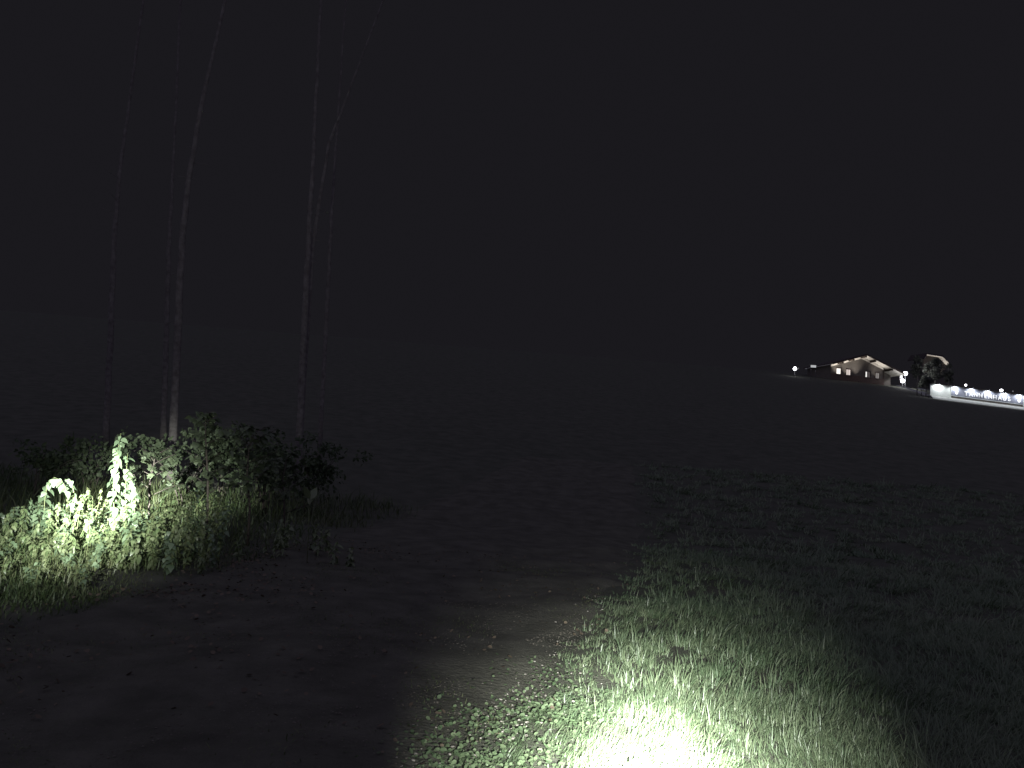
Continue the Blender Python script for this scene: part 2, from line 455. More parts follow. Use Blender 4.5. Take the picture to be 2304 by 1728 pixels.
# ------------------------------------------------------------------ leaves for single plants
def leaf_mesh(name, outline, mat, fold=.18, droop=.25, petiole=.25):
    """outline: list of (t along, half width); one shared mesh, unit length, petiole at the origin"""
    b = MB(); n = len(outline)
    mid = []
    for t, hw in outline:
        y = petiole + t; z = -droop*t*t
        b.v.append((0, y, z)); mid.append(len(b.v)-1)
        b.v.append((-hw, y - .10*hw, z + fold*hw - .25*hw*hw)); b.v.append((hw, y - .10*hw, z + fold*hw - .25*hw*hw))
    for i in range(n-1):
        a, c = i*3, (i+1)*3
        b.f.append((a, a+1, c+1, c)); b.f.append((a+2, a, c, c+2))
    if petiole > 0:
        k = len(b.v); b.v += [(-.018, 0, .0), (.018, 0, .0), (.014, petiole, .0), (-.014, petiole, .0)]; b.f.append((k, k+1, k+2, k+3))
    return b.mesh(name, mat, True)

HEART = [(-.06, .20), (0.02, .36), (.18, .46), (.38, .42), (.60, .29), (.82, .13), (1.0, .012)]
NETTLE = [(0, .10), (.10, .28), (.24, .33), (.38, .27), (.46, .30), (.60, .19), (.68, .20), (.84, .09), (1.0, .01)]
LANCE = [(0, .05), (.2, .15), (.45, .19), (.7, .12), (1.0, .01)]
MAPLE = [(0, .14), (.08, .42), (.22, .30), (.36, .62), (.48, .34), (.62, .36), (.80, .15), (1.0, .01)]
heart = leaf_mesh('heart_leaf', HEART, 'bigleaf', .16, .30, .30)
nettle = leaf_mesh('toothed_leaf', NETTLE, 'leaf', .22, .30, .15)
lance = leaf_mesh('narrow_leaf', LANCE, 'leaf', .20, .35, .08)
maple = leaf_mesh('lobed_leaf', MAPLE, 'mapleleaf', .12, .28, .35)

def leaf_matrix(p, az, pitch, roll, s):
    return Matrix.Translation(p) @ Matrix.Rotation(az, 4, 'Z') @ Matrix.Rotation(pitch, 4, 'X') @ Matrix.Rotation(roll, 4, 'Y') @ Matrix.Diagonal((s, s, s, 1))

def bez(p0, p1, p2, n):
    return [(p0*(1-t)**2 + p1*2*t*(1-t) + p2*t*t) for t in np.linspace(0, 1, n)]

def plant(name, base, stems, leafme, size, label, cat, group=None, count=18, whorl=2, taper=.5, start=.2, rad=.006, pitch=(-.9, .15), dens_pow=1.0, join=False, pref=None):
    """an upright herb: each stem is a curve (list of local points); leaves stand off it"""
    root = thing(name, base, label, cat, group)
    jb_v, jb_f = [], []
    for pts in stems:
        k = len(pts)
        b = MB(); b.tube(pts, [rad*(1-.65*i/(k-1)) for i in range(k)], 5); b.build('stem', 'stem', root, True)
        az = random.uniform(0, 6.28)
        nn = max(1, count//whorl)
        for i in range(nn):
            u = start + (1-start)*((i+.5)/nn)**dens_pow
            f = u*(k-1); j = min(int(f), k-2); p = pts[j].lerp(pts[j+1], f-j)
            az += 1.57 if whorl == 2 else 2.4
            for q in range(whorl):
                a = az + q*2*math.pi/whorl + random.gauss(0, .35)
                if pref is not None and random.random() < .55: a = pref + random.gauss(0, .7)
                s = size*(1-taper*u)*random.uniform(.7, 1.25)
                Mx = leaf_matrix(p, a, random.uniform(*pitch), random.gauss(0, .35), s)
                o = link('leaf', leafme, root); o.matrix_local = Mx
    return root

def upstem(h, lean=.15, az=None, n=7, wig=.03):
    az = random.uniform(0, 6.28) if az is None else az
    d = Vector((math.cos(az), math.sin(az), 0))
    pts = bez(Vector((0, 0, 0)), Vector((random.gauss(0, wig), random.gauss(0, wig), h*.6)), d*(h*lean)+Vector((0, 0, h)), n)
    return [Vector(p) for p in pts]

DN = .55
def on_ground(px, Y):
    Y = Y - DN if Y < 14 else Y
    p = at(px, 1200, Y); return Vector((p.x, Y, hz(p.x, Y)-.01))

def stem_px(base, pxs, Y):
    """stem through picture points on the plane at depth Y, local to base"""
    return [Vector((0, 0, 0))] + [at(px, py, Y - DN + dy) - base for px, py, dy in pxs]

# the tall broad-leaved plant that stands above the lit thicket
b = on_ground(262, 11.0)
plant('broad_leaved_plant', b, [stem_px(b, [(258, 1200, 0), (256, 1140, 0), (255, 1090, -.02), (260, 1045, 0), (266, 1008, .02), (272, 975, .03)], 11.0)],
      heart, .135, 'tall slender plant with big heart-shaped leaves rising above the lit thicket', 'plant', None, 46, 1, .45, .22, .009, (-1.15, -.2), .95)
b2 = on_ground(285, 11.25)
plant('broad_leaved_plant', b2, [stem_px(b2, [(286, 1180, 0), (282, 1120, 0), (284, 1070, .03), (287, 1020, .05)], 11.25),
                                 stem_px(b2, [(300, 1180, 0), (305, 1120, 0), (296, 1075, .03)], 11.25)],
      heart, .13, 'shaded heart-leaved plant just right of the tall slender one', 'plant', None, 32, 1, .4, .3, .008, (-1.15, -.2), .9)
# arched plant at the left
b = on_ground(98, 10.9)
plant('arching_plant', b, [stem_px(b, [(99, 1180, 0), (100, 1130, 0), (106, 1092, 0), (122, 1074, 0), (140, 1082, 0), (150, 1104, 0)], 10.9)],
      heart, .11, 'drooping arched plant at the left of the lit thicket', 'plant', None, 22, 1, .2, .35, .007, (-1.2, -.35), .9)
b = on_ground(170, 11.2)
plant('arching_plant', b, [stem_px(b, [(171, 1160, 0), (165, 1100, 0), (158, 1080, 0), (146, 1078, 0)], 11.2)],
      heart, .12, 'smaller arched plant between the leftmost one and the tall slender plant', 'plant', None, 16, 1, .2, .35, .007, (-1.2, -.35), .9)

# leafy weeds of the thicket
TOP = [(-60, 1160), (20, 1128), (60, 1118), (110, 1122), (150, 1095), (190, 1092), (230, 1110), (270, 1128), (310, 1140), (350, 1122), (400, 1092), (440, 1080), (480, 1092), (520, 1112), (580, 1130), (640, 1140), (720, 1150), (800, 1158)]
def top_at(px): return float(np.interp(px, [t[0] for t in TOP], [t[1] for t in TOP]))
LBL_S = 'low dim weed at the shaded right end of the thicket'
spots = []
for k in range(86):
    for tr in range(30):
        px = random.uniform(5, 500); Yd = random.uniform(9.9, 11.9)
        if all(((px-q[0])/22)**2 + ((Yd-q[1])/.36)**2 > 1 for q in spots): break
    spots.append((px, Yd))
for k, (px, Yd) in enumerate(spots):
    b = on_ground(px, Yd)
    ztop = at(px, top_at(px) + random.uniform(-6, 20), 10.45).z
    fr = np.clip((Yd-9.35)/1.3, .42, 1)
    h = max(.28, (ztop - b.z)*fr*random.uniform(.82, 1.04))
    st = [upstem(h, random.uniform(.03, .22))]
    if random.random() < .7: st.append(upstem(h*random.uniform(.6, .92), random.uniform(.2, .5)))
    me = nettle if random.random() < .72 else heart
    kind = 'tooth-leaved' if me is nettle else 'heart-leaved'
    zone = ('at the left edge of the lit thicket' if px < 90 else 'in the glare left of the tall slender plant' if px < 225 else
            'around the foot of the tall slender plant' if px < 320 else 'between the tall slender plant and the upright sapling' if px < 425 else 'at the foot of the upright sapling')
    row = 'low' if Yd < 10.35 else 'knee-high' if Yd < 11.1 else 'taller'
    pos = 'in the front row' if Yd < 10.35 else 'in the middle row' if Yd < 11.1 else 'in the back row'
    lbl = f'{row} {kind} weed {pos} {zone}'; grp = f'{kind} weeds {pos} {zone}'
    plant('leafy_weed', b, st, me, random.uniform(.055, .090), lbl, 'weed', grp,
          random.choice((26, 30, 34)), 2, .25, .12, .005, (-.95, .1))
for k in range(15):
    px = random.uniform(520, 800); Yd = random.uniform(11.0, 13.4)
    b = on_ground(px, Yd); h = max(.2, (at(px, top_at(px)+random.uniform(0, 30), 12.0).z - b.z)*random.uniform(.6, 1.0))
    plant('leafy_weed', b, [upstem(h, .12), upstem(h*.75, .35)], random.choice((nettle, lance)), random.uniform(.08, .13), LBL_S, 'weed',
          'dim weeds right of the thicket', 12, 2, .35, .15, .005, (-.9, .1))
b = on_ground(698, 11.4)
plant('pointed_leaf_plant', b, [stem_px(b, [(697, 1150, 0), (697, 1118, 0)], 11.4)], lance, .26, 'small plant with two pale upright pointed leaves right of the thicket', 'plant', None, 4, 2, .1, .6, .005, (.8, 1.3))

# low dark weeds on the near left verge
for k in range(34):
    px = random.uniform(-40, 420); Yd = random.uniform(7.9, 9.7)
    b = on_ground(px, Yd); h = random.uniform(.16, .38)
    if b.x > edge(EDGE_L, b.y) - .25 or b.y > 9.2: continue
    vz = 'at the left frame edge' if px < 60 else 'below the arched plant' if px < 180 else 'below the tall slender plant' if px < 300 else 'at the edge of the track'
    plant('verge_weed', b, [upstem(h, .25), upstem(h*.8, .4)], random.choice((nettle, heart)), random.uniform(.045, .075), f'small dark weed on the near verge {vz}', 'weed',
          f'small weeds on the near verge {vz}', 12, 2, .3, .15, .004, (-.8, .2))

# maple saplings
def sapling(base, trunk, label, nb, blen, zlo, count, size, group=None, name='maple_sapling'):
    root = thing(name, base, label, 'sapling', group)
    n = len(trunk); MB().tube(trunk, [.022*(1-.7*i/(n-1)) for i in range(n)], 7).build('trunk', 'twig', root, True)
    for i in range(nb):
        u = zlo + (1-zlo)*(i+.3)/nb
        f = u*(n-1); j = min(int(f), n-2); p = trunk[j].lerp(trunk[j+1], f-j)
        az = i*2.4 + random.uniform(-.4, .4); ln = blen*(1.15-.75*u)*random.uniform(.7, 1.2)
        d = Vector((math.cos(az), math.sin(az), random.uniform(.5, 1.0)))
        br = [Vector(q) for q in bez(p, p+d*ln*.5, p+Vector((d.x*ln, d.y*ln, d.z*.75*ln)), 5)]
        bo = MB().tube(br, [.007, .006, .005, .004, .002], 5).build('branch', 'twig', root, True)
        for q in range(count):
            v = random.uniform(.25, 1)*4; jj = min(int(v), 3); pp = br[jj].lerp(br[jj+1], v-jj)
            o = link('leaf', maple, bo); o.matrix_local = leaf_matrix(pp, az+random.gauss(0, 1.1), random.uniform(-.9, .05), random.gauss(0, .35), size*random.uniform(.7, 1.25))
    return root

b = on_ground(468, 12.3)
sapling(b, stem_px(b, [(467, 1150, 0), (468, 1080, 0), (464, 1010, 0), (462, 960, 0), (464, 928, 0)], 12.3), 'dim young maple sapling standing upright at the right of the lit thicket', 17, .36, .30, 14, .095)
b = on_ground(560, 12.9)
sapling(b, stem_px(b, [(562, 1140, 0), (556, 1070, 0), (560, 1010, 0), (575, 968, 0)], 12.9), 'broad dark maple sapling right of the upright one', 17, .8, .25, 15, .095)
b = on_ground(640, 13.4)
sapling(b, stem_px(b, [(640, 1140, 0), (636, 1080, 0), (645, 1030, 0)], 13.4), 'low dark maple sapling at the right end of the thicket', 11, .6, .25, 12, .09)
b = on_ground(335, 12.6)
sapling(b, stem_px(b, [(335, 1150, 0), (338, 1080, 0), (345, 1050, 0), (350, 1022, 0)], 12.6), 'shadowy maple sapling behind the tall slender plant', 12, .6, .35, 12, .09)

# ------------------------------------------------------------------ leaf clouds for shrubs and trees
def leaf_cloud(name, centers, radii, per, size, parent, mat='crown', zsq=.8):
    P, S = [], []
    for c, r in zip(centers, radii):
        n = int(per); d = rng.normal(0, 1, (n, 3)); d /= np.linalg.norm(d, axis=1)[:, None]
        rr = r*rng.uniform(.25, 1.0, n)**.55
        q = np.array(c)+d*rr[:, None]*np.array([1, 1, zsq]); P.append(q)
    P = np.concatenate(P); n = len(P)
    t = rng.normal(0, 1, (n, 3)); t[:, 2] -= .35; t /= np.linalg.norm(t, axis=1)[:, None]
    m = rng.normal(0, 1, (n, 3)); m[:, 2] += .9; bb = np.cross(m, t); bb /= np.linalg.norm(bb, axis=1)[:, None]
    nn = np.cross(t, bb)
    s = size*rng.uniform(.6, 1.35, n)
    prof = np.array([(0, 0, 0), (.35, -.30, .05), (.75, -.22, .02), (1, 0, -.1), (.75, .22, .02), (.35, .30, .05)])
    V = P[:, None]+s[:, None, None]*(prof[None, :, 0:1]*t[:, None]+prof[None, :, 1:2]*bb[:, None]+prof[None, :, 2:3]*nn[:, None])
    L = ((np.arange(n)*6)[:, None]+np.array([0, 1, 2, 3, 0, 3, 4, 5])[None]).ravel()
    return link(name, np_mesh(name, V.reshape(-1, 3), np.full(2*n, 4), L, mat, np.repeat(rng.uniform(0, 1, n), 6), False), parent)

def shrub(px, Yd, pytop, spread, label, n=26, per=34, size=.11):
    b = on_ground(px, Yd); h = at(px, pytop, Yd).z - b.z
    root = thing('understory_shrub', b, label, 'shrub')
    cs, rs = [], []
    for k in range(6):
        tip = Vector((random.gauss(0, spread*.55), random.gauss(0, spread*.4), h*random.uniform(.7, 1)))
        pts = [Vector(p) for p in bez(Vector((random.gauss(0, .06), random.gauss(0, .06), 0)), Vector((tip.x*.25, tip.y*.25, h*.6)), tip, 7)]
        MB().tube(pts, [.016*(1-.8*i/6) for i in range(7)], 5).build('stem', 'twig', root, True)
        for q in range(n//6):
            u = random.uniform(.35, 1)*6; j = min(int(u), 5); p = pts[j].lerp(pts[j+1], u-j)
            cs.append(p+Vector((random.gauss(0, .3*spread), random.gauss(0, .3*spread), random.gauss(0, .12)))); rs.append(random.uniform(.16, .36)*max(.7, spread))
    tag(leaf_cloud('foliage', cs, rs, per, size, root, 'shrub'), kind='stuff')
    return root
shrub(590, 17.5, 945, 1.0, 'faint broad shrub in the dark behind the maple saplings', 36)
shrub(70, 17.5, 985, .9, 'faint low shrub at the left edge behind the thicket')
shrub(190, 18.5, 985, .8, 'faint shrub in the dark between the left frame edge and the tall slender plant')
shrub(402, 18.0, 940, .9, 'faint shrub before the foot of the leaning pale trunk', 36)
shrub(690, 19.0, 990, .9, 'faint shrub before the foot of the brightest trunk', 36)
shrub(490, 20.5, 960, 1.0, 'faint far shrub between the leaning pale trunk and the brightest one', 36)

# ------------------------------------------------------------------ tall thin trees
def tree(pts, Yd, r, label, crown_z, crown_r, ncl=42, name='forest_tree'):
    pw = [at(px, py, Yd) for px, py in pts]
    d0 = (pw[0]-pw[1]).normalized()
    base = pw[0] + d0*((pw[0].z-hz(pw[0].x, Yd))/max(.2, -d0.z)); base.z = hz(base.x, base.y) - .05
    root = thing(name, base, label, 'tree')
    top = pw[-1] + (pw[-1]-pw[-2]).normalized()*12
    loc = [Vector((0, 0, 0))] + [p-base for p in pw] + [top-base]
    # resample for gentle irregularity
    res = []
    for i in range(len(loc)-1):
        for k in range(5):
            p = loc[i].lerp(loc[i+1], k/5); res.append(p+Vector((random.gauss(0, .008), random.gauss(0, .008), 0)))
    res.append(loc[-1]); n = len(res)
    MB().tube(res, [r*(1.25 if i == 0 else 1)*(1-.72*i/(n-1))*random.uniform(.95, 1.05) for i in range(n)], 9).build('trunk', 'bark', root, True)
    zt = res[-1].z
    cs, rs = [], []
    for k in range(16):
        u = random.uniform(crown_z, .97); j = min(range(n), key=lambda i: abs(res[i].z-u*zt)); p = res[j]
        az = random.uniform(0, 6.28); ln = crown_r*(1.25-u)*random.uniform(1.0, 2.2)
        tip = p+Vector((math.cos(az)*ln, math.sin(az)*ln, ln*.45))
        br = [Vector(q) for q in bez(p, p.lerp(tip, .5)+Vector((0, 0, -.1*ln)), tip, 5)]
        MB().tube(br, [r*.22, r*.18, r*.13, r*.09, r*.05], 5).build('limb', 'bark', root, True)
        for q in range(3):
            cs.append(br[random.choice((2, 3, 4))]+Vector([random.gauss(0, .3) for _ in range(3)])); rs.append(random.uniform(.35, .8))
    for k in range(6):      # dead stubs lower down
        j = random.randint(int(n*.25), int(n*.6)); p = res[j]; az = random.uniform(0, 6.28); ln = random.uniform(.2, .7)
        MB().tube([p, p+Vector((math.cos(az)*ln, math.sin(az)*ln, .1*ln))], [r*.12, r*.04], 4).build('branch_stub', 'bark', root)
    tag(leaf_cloud('crown', cs, rs, 60, .16, root), kind='stuff')
    return root
tree([(683, 760), (693, 545), (703, 385), (716, 130)], 24, .115, 'brightest tall thin trunk of the forest, straight, with a curved one beside it', .87, 2.2)
tree([(694, 700), (703, 560), (716, 470), (741, 320), (765, 260), (806, 150)], 24.6, .085, 'thin trunk that curves away to the right beside the brightest one', .88, 2.0)
tree([(742, 560), (746, 480), (756, 330), (770, 120)], 29, .085, 'faintest trunk right of the curved one', .87, 2.2)
tree([(398, 800), (410, 530), (425, 400), (455, 230), (480, 120)], 23, .125, 'broad pale trunk leaning right in the forest at left', .88, 2.2)
tree([(376, 700), (380, 560), (386, 450), (395, 250)], 30, .11, 'faint trunk just left of the leaning pale one', .87, 2.2)
tree([(250, 720), (258, 530), (268, 400), (290, 240)], 28, .12, 'dim trunk between the left frame edge and the leaning pale one', .87, 2.2)

# ------------------------------------------------------------------ chalet on the hill
HP = at(1945, 861, 140.0); YAW = math.radians(13.0)
SX, SZ = .0928, .081
house = thing('chalet', HP, 'gabled timber chalet on the hill with lit windows and pale eaves', 'house', None, YAW)
def X_(px): return (px-1945)*SX
ZE, ZA = 2.65, 4.78          # wall heights at the eaves and at the ridge
XL, XR, XC, XM = X_(1868), X_(2019), X_(1990), X_(1932)
XA = -.80                    # ridge line
def roofz(x): return ZA - (ZA-ZE)*abs(x-XA)/abs(XL-XA)
DEPTH = 7.0
def wallpoly(x0, x1, y, mat, name, holes=(), parent=house, z0=-3.0):
    """front wall slice between x0 and x1 with rectangular window openings, top follows the roof"""
    cuts = sorted({x0, x1, *[h[0] for h in holes], *[h[1] for h in holes], *([XA] if x0 < XA < x1 else [])})
    m = MB(); T = .25
    for a, c in zip(cuts[:-1], cuts[1:]):
        hs = [h for h in holes if h[0] <= a+1e-6 and h[1] >= c-1e-6]
        segs = [(z0, None)] if not hs else [(z0, hs[0][2]), (hs[0][3], None)]
        for lo, hi in segs:
            za, zc = (roofz(a), roofz(c)) if hi is None else (hi, hi)
            m.hexa([(a, y, lo), (c, y, lo), (c, y+T, lo), (a, y+T, lo), (a, y, za), (c, y, zc), (c, y+T, zc), (a, y+T, za)])
    return m.build(name, mat, parent)
WIN = [(1880.7, 1890.8, 'win_bright'), (1902.9, 1912.9, 'win_warm'), (1946.5, 1958.0, 'win_half'), (1969.7, 1978.9, 'win_dim')]
WZ0, WZ1 = 1.02, 2.08
holesA = [(X_(a), X_(b), WZ0, WZ1) for a, b, _ in WIN[:2]]; holesB = [(X_(a), X_(b), WZ0, WZ1) for a, b, _ in WIN[2:]]
# lower timber storey band and plastered wall; right slice slightly darker, standing in for shade
wallpoly(XL, XM, 0, 'plaster', 'wall', holesA)
wallpoly(XM, XC, 0.06, 'greyboard', 'wall', holesB)
for k in range(9):   # timber boarding across the foot of the front
    z = -.35 + k*.16
    MB().box(XL+.02, XC-.02, -.05, -.004, z, z+.145).build('board', 'timber', house)
wallpoly(XC, XR, 1.6, 'plaster', 'wall')
MB().box(XC-.22, XC, -.03, 1.58, -3, roofz(XC)-.03).build('corner_pier', 'darkwood', house)
MB().box(XL-.002, XL+.25, .26, DEPTH, -3, ZE-.1).build('wall', 'greyboard', house)
MB().box(XR-.25, XR+.002, 1.86, DEPTH, -3, roofz(XR)-.05).build('wall', 'plaster', house)
for (a, b_, mt), kz in zip(WIN, range(4)):
    x0, x1 = X_(a), X_(b_)
    fr = MB()
    for q in ((x0-.09, x0, WZ0-.09, WZ1+.09), (x1, x1+.09, WZ0-.09, WZ1+.09), (x0, x1, WZ1, WZ1+.09), (x0, x1, WZ0-.12, WZ0)):
        fr.box(q[0], q[1], -.07, .10, q[2], q[3])
    wn = fr.build('window', 'darkwood', house)
    xm = (x0+x1)/2
    if kz == 2:
        xm = x0 + .42*(x1-x0)
        MB().box(x0, xm-.03, .12, .15, WZ0, WZ1).build('pane', 'win_half', wn)
        MB().box(xm+.03, x1, .12, .15, WZ0, WZ1).build('pane', 'win_dark', wn)
    else:
        MB().box(x0, xm-.02, .12, .15, WZ0, WZ1).build('pane', mt, wn)
        MB().box(xm+.02, x1, .12, .15, WZ0, WZ1).build('pane', mt, wn)
    if kz: MB().box(xm-.025, xm+.025, .08, .16, WZ0, WZ1).build('mullion', 'darkwood', wn)
    MB().box(x0-.12, x1+.12, -.16, -.075, WZ0-.17, WZ0-.12).build('sill', 'darkwood', wn)
# roof: two slabs with overhang, pale soffit boards below, purlin ends
OV, EX = 1.5, .62
for sgn, xe in ((-1, XL-EX), (1, XR+EX)):
    ze = roofz(xe)
    def slab(dz0, dz1, y0, y1, x0=XA): return [(x0, y0, roofz(x0)+dz0), (xe, y0, ze+dz0), (xe, y1, ze+dz0), (x0, y1, roofz(x0)+dz0), (x0, y0, roofz(x0)+dz1), (xe, y0, ze+dz1), (xe, y1, ze+dz1), (x0, y1, roofz(x0)+dz1)]
    rf = MB().hexa(slab(.10, .30, -OV, DEPTH+.4)).build('roof', 'rooftile', house)
    MB().hexa(slab(.035, .095, -OV+.03, DEPTH)).build('soffit', 'soffit', rf)
    MB().hexa(slab(.02, .32, -OV-.06, -OV-.005)).build('verge_board', 'darkwood', rf)
for px in (1884, 1908, 1935.5, 1957, 1996):
    x = X_(px); z = roofz(x)
    MB().box(x-.13, x+.13, -OV+.05, .02 if px < 1991 else 1.6, z-.30, z+.03).build('purlin', 'darkwood', house)

for xa, xb in ((XL, XA), (XA, XC-.23)):      # added pale boards, standing in for the bright line of lit soffit
    MB().hexa([(xa, -.035, roofz(xa)-.40), (xb, -.035, roofz(xb)-.40), (xb, -.004, roofz(xb)-.40), (xa, -.004, roofz(xa)-.40),
               (xa, -.035, roofz(xa)-.02), (xb, -.035, roofz(xb)-.02), (xb, -.004, roofz(xb)-.02), (xa, -.004, roofz(xa)-.02)]).build('soffit_standin', 'soffit', house)

def lamp_point(name, loc, power, parent, color=(.96, .97, 1.0), size=.08):
    l = bpy.data.lights.new(name, 'POINT'); l.energy = power; l.color = color; l.shadow_soft_size = size
    o = bpy.data.objects.new(name, l); col.objects.link(o); o.parent = parent; o.location = loc; return o

def globe_lamp(px, py, Yd, r, label, power=0, mat='globe', fall=None, name='globe_lamp', group=None):
    """globe lantern on a slim post"""
    c = at(px, py, Yd); zg = hz(c.x, c.y) if fall is None else c.z-fall
    root = thing(name, (c.x, c.y, zg), label, 'lamp', group)
    H = c.z-zg
    MB().tube([(0, 0, 0), (0, 0, .06), (0, 0, .07), (0, 0, H-r-.02)], [.11, .11, .05, .04], 8).build('post', 'metal', root, True)
    MB().tube([(0, 0, H-r-.10), (0, 0, H-r*.90)], [.05, .10], 10).build('collar', 'metal', root, True)
    MB().sphere((0, 0, H), r).build('globe', mat, root, True)  # bright globes are sized up to take in their glare
    if power: lamp_point('bulb', (0, 0, H-r-.20), power, root) if False else lamp_point('bulb', (-.02, -r-.06, H), power, root)
    return root
globe_lamp(1788.5, 829.5, 138, .30, 'bright globe lamp left of the chalet', 0)
globe_lamp(1796, 829, 150, .13, 'dim small lamp right beside the bright left globe', 0, 'globedim')
globe_lamp(1813.5, 829, 158, .14, 'dim small lamp between the left globe and the lit display case', 0, 'globedim')
globe_lamp(2037, 840.5, 141.5, .38, 'upper bright globe lamp right of the chalet', 45)
globe_lamp(2031, 857, 139.5, .36, 'lower bright globe lamp right of the chalet', 8)

# white notice board standing between chalet and the globe lamps
pb = at(2027.5, 856, 142.6)
nb = thing('notice_board', (pb.x, pb.y, hz(pb.x, pb.y)), 'glaring white board beside the two globe lamps right of the chalet', 'board', None, -.35)
dzb = pb.z - hz(pb.x, pb.y)
MB().box(-.22, .22, -.03, .03, dzb+.05, dzb+1.55).build('panel', 'white', nb)
for s in (-.18, .18): MB().box(s-.03, s+.03, .032, .09, 0, dzb+1.55).build('post', 'darkwood', nb)

# small uplights on the walls, washing the eaves from below
def wall_uplight(root_obj, x, y, z, power, lean, label, half=44):
    """half-bowl wall lamp open to the top; placed in the house's own axes"""
    R_ = Matrix.Rotation(root_obj.rotation_euler.z, 3, 'Z')
    pos = Vector(root_obj.location) + R_ @ Vector((x, y, z))
    root = thing('wall_uplight', pos, label, 'lamp', None, root_obj.rotation_euler.z)
    MB().box(-.07, .07, -.015, 0, -.10, .10).build('back_plate', 'metal', root)
    MB().tube([(0, -.02, -.02), (0, -.24, -.02)], .018, 6).build('bracket', 'metal', root)
    MB().tube([(0, -.30, -.10), (0, -.30, -.05), (0, -.30, .03)], [.03, .09, .12], 12, False).build('bowl', 'metal', root, True)
    l = bpy.data.lights.new('lamp', 'SPOT'); l.energy = power; l.spot_size = math.radians(2*half); l.spot_blend = .8; l.shadow_soft_size = .04; l.color = (1.0, .94, .86)
    o = bpy.data.objects.new('lamp', l); col.objects.link(o); o.parent = root; o.location = (0, -.30, .05)
    o.rotation_euler = Vector((lean, -.30, 1)).to_track_quat('-Z', 'Y').to_euler()
    return root
def ground_spot(px, out, power, half, lean, label):
    """small spotlight in the flower bed before the chalet, pointing up at the eaves"""
    R_ = Matrix.Rotation(YAW, 3, 'Z'); pos = HP + R_ @ Vector((X_(px), -out, 0)); pos.z = min(hz(pos.x, pos.y), HP.z + .2)
    root = thing('ground_spot', pos, label, 'lamp', 'spotlights at the foot of the chalet', YAW)
    MB().tube([(0, 0, -.1), (0, 0, .12)], .02, 6).build('spike', 'metal', root)
    MB().tube([(0, 0, .10), (0, 0, .13), (0, 0, .26)], [.03, .06, .08], 12, False).build('housing', 'metal', root, True)
    l = bpy.data.lights.new('lamp', 'SPOT'); l.energy = power; l.spot_size = math.radians(2*half); l.spot_blend = 1; l.shadow_soft_size = .05; l.color = (1.0, .94, .86)
    o = bpy.data.objects.new('lamp', l); col.objects.link(o); o.parent = root; o.location = (0, 0, .27)
    o.rotation_euler = Vector((lean, .16, 1)).to_track_quat('-Z', 'Y').to_euler()
ground_spot(1872, 1.25, 62, 36, .35, 'leftmost spotlight at the foot of the chalet')
ground_spot(1897, 1.25, 62, 36, .30, 'spotlight at the foot of the chalet between its two bright windows')
ground_spot(1921, 1.25, 55, 32, .12, 'spotlight at the foot of the chalet below the gable')
ground_spot(1966, 1.25, 34, 36, .15, 'rightmost spotlight at the foot of the chalet')

# lit display case on two posts left of the chalet
sp = at(1830, 827.5, 133); zg = hz(sp.x, sp.y)
case = thing('display_case', (sp.x, sp.y, zg), 'small lit display case on posts left of the chalet', 'display case', None, -.2)
zc = sp.z - zg
for s_ in (-.36, .36): MB().box(s_-.03, s_+.03, -.03, .03, 0, zc).build('post', 'metal', case)
m = MB()
for q in ((-.50, -.45, 0, .50), (.45, .50, 0, .50), (-.45, .45, 0, .04), (-.45, .45, .46, .50)): m.box(q[0], q[1], -.08, .06, zc+q[2], zc+q[3])
m.build('frame', 'metal', case)
MB().box(-.45, .45, .0, .03, zc+.04, zc+.46).build('pane', 'win_shed', case)
MB().hexa([(-.56, -.16, zc+.50), (.56, -.16, zc+.50), (.56, .10, zc+.56), (-.56, .10, zc+.56), (-.56, -.16, zc+.53), (.56, -.16, zc+.53), (.56, .10, zc+.59), (-.56, .10, zc+.59)]).build('roof', 'metal', case)

# ------------------------------------------------------------------ second house behind the trees
H2 = at(2095, 850, 160.0)
h2 = thing('half_hipped_house', H2, 'house half hidden by dark trees, its pale eaves lit from below', 'house', None, .30)
s2 = 160/1729/.86
def Q(px): return (px-2095)*s2
TOPZ = 4.55
prof = [(Q(2068), TOPZ-1.0), (Q(2074), TOPZ), (Q(2112), TOPZ), (Q(2132), TOPZ-1.45)]
m = MB()
for (a, za), (c, zc) in zip(prof[:-1], prof[1:]):
    m.hexa([(a, 0, -4), (c, 0, -4), (c, .3, -4), (a, .3, -4), (a, 0, za), (c, 0, zc), (c, .3, zc), (a, .3, za)])
m.build('wall', 'plaster', h2)
for (a, za), (c, zc) in zip(prof[:-1], prof[1:]):
    da, dc = (.25 if a == prof[0][0] else 0), (.25 if c == prof[-1][0] else 0)
    rf = MB().hexa([(a-da, -1.1, za+.10-da*.6), (c+dc, -1.1, zc+.10-dc*.6), (c+dc, 3.2, zc+.10-dc*.6), (a-da, 3.2, za+.10-da*.6),
                    (a-da, -1.1, za+.34-da*.6), (c+dc, -1.1, zc+.34-dc*.6), (c+dc, 3.2, zc+.34-dc*.6), (a-da, 3.2, za+.34-da*.6)]).build('roof', 'rooftile', h2)
    MB().hexa([(a, -1.07, za+.03), (c, -1.07, zc+.03), (c, 3.1, zc+.03), (a, 3.1, za+.03), (a, -1.07, za+.09), (c, -1.07, zc+.09), (c, 3.1, zc+.09), (a, 3.1, za+.09)]).build('soffit', 'soffit', rf)
wall_uplight(h2, Q(2083), -.001, .2, 24.0, .1, 'wall lamp on the half-hidden house, left of the covering tree')
wall_uplight(h2, Q(2121), -.001, .4, 22.0, -.1, 'wall lamp on the half-hidden house, at its right corner', 44)

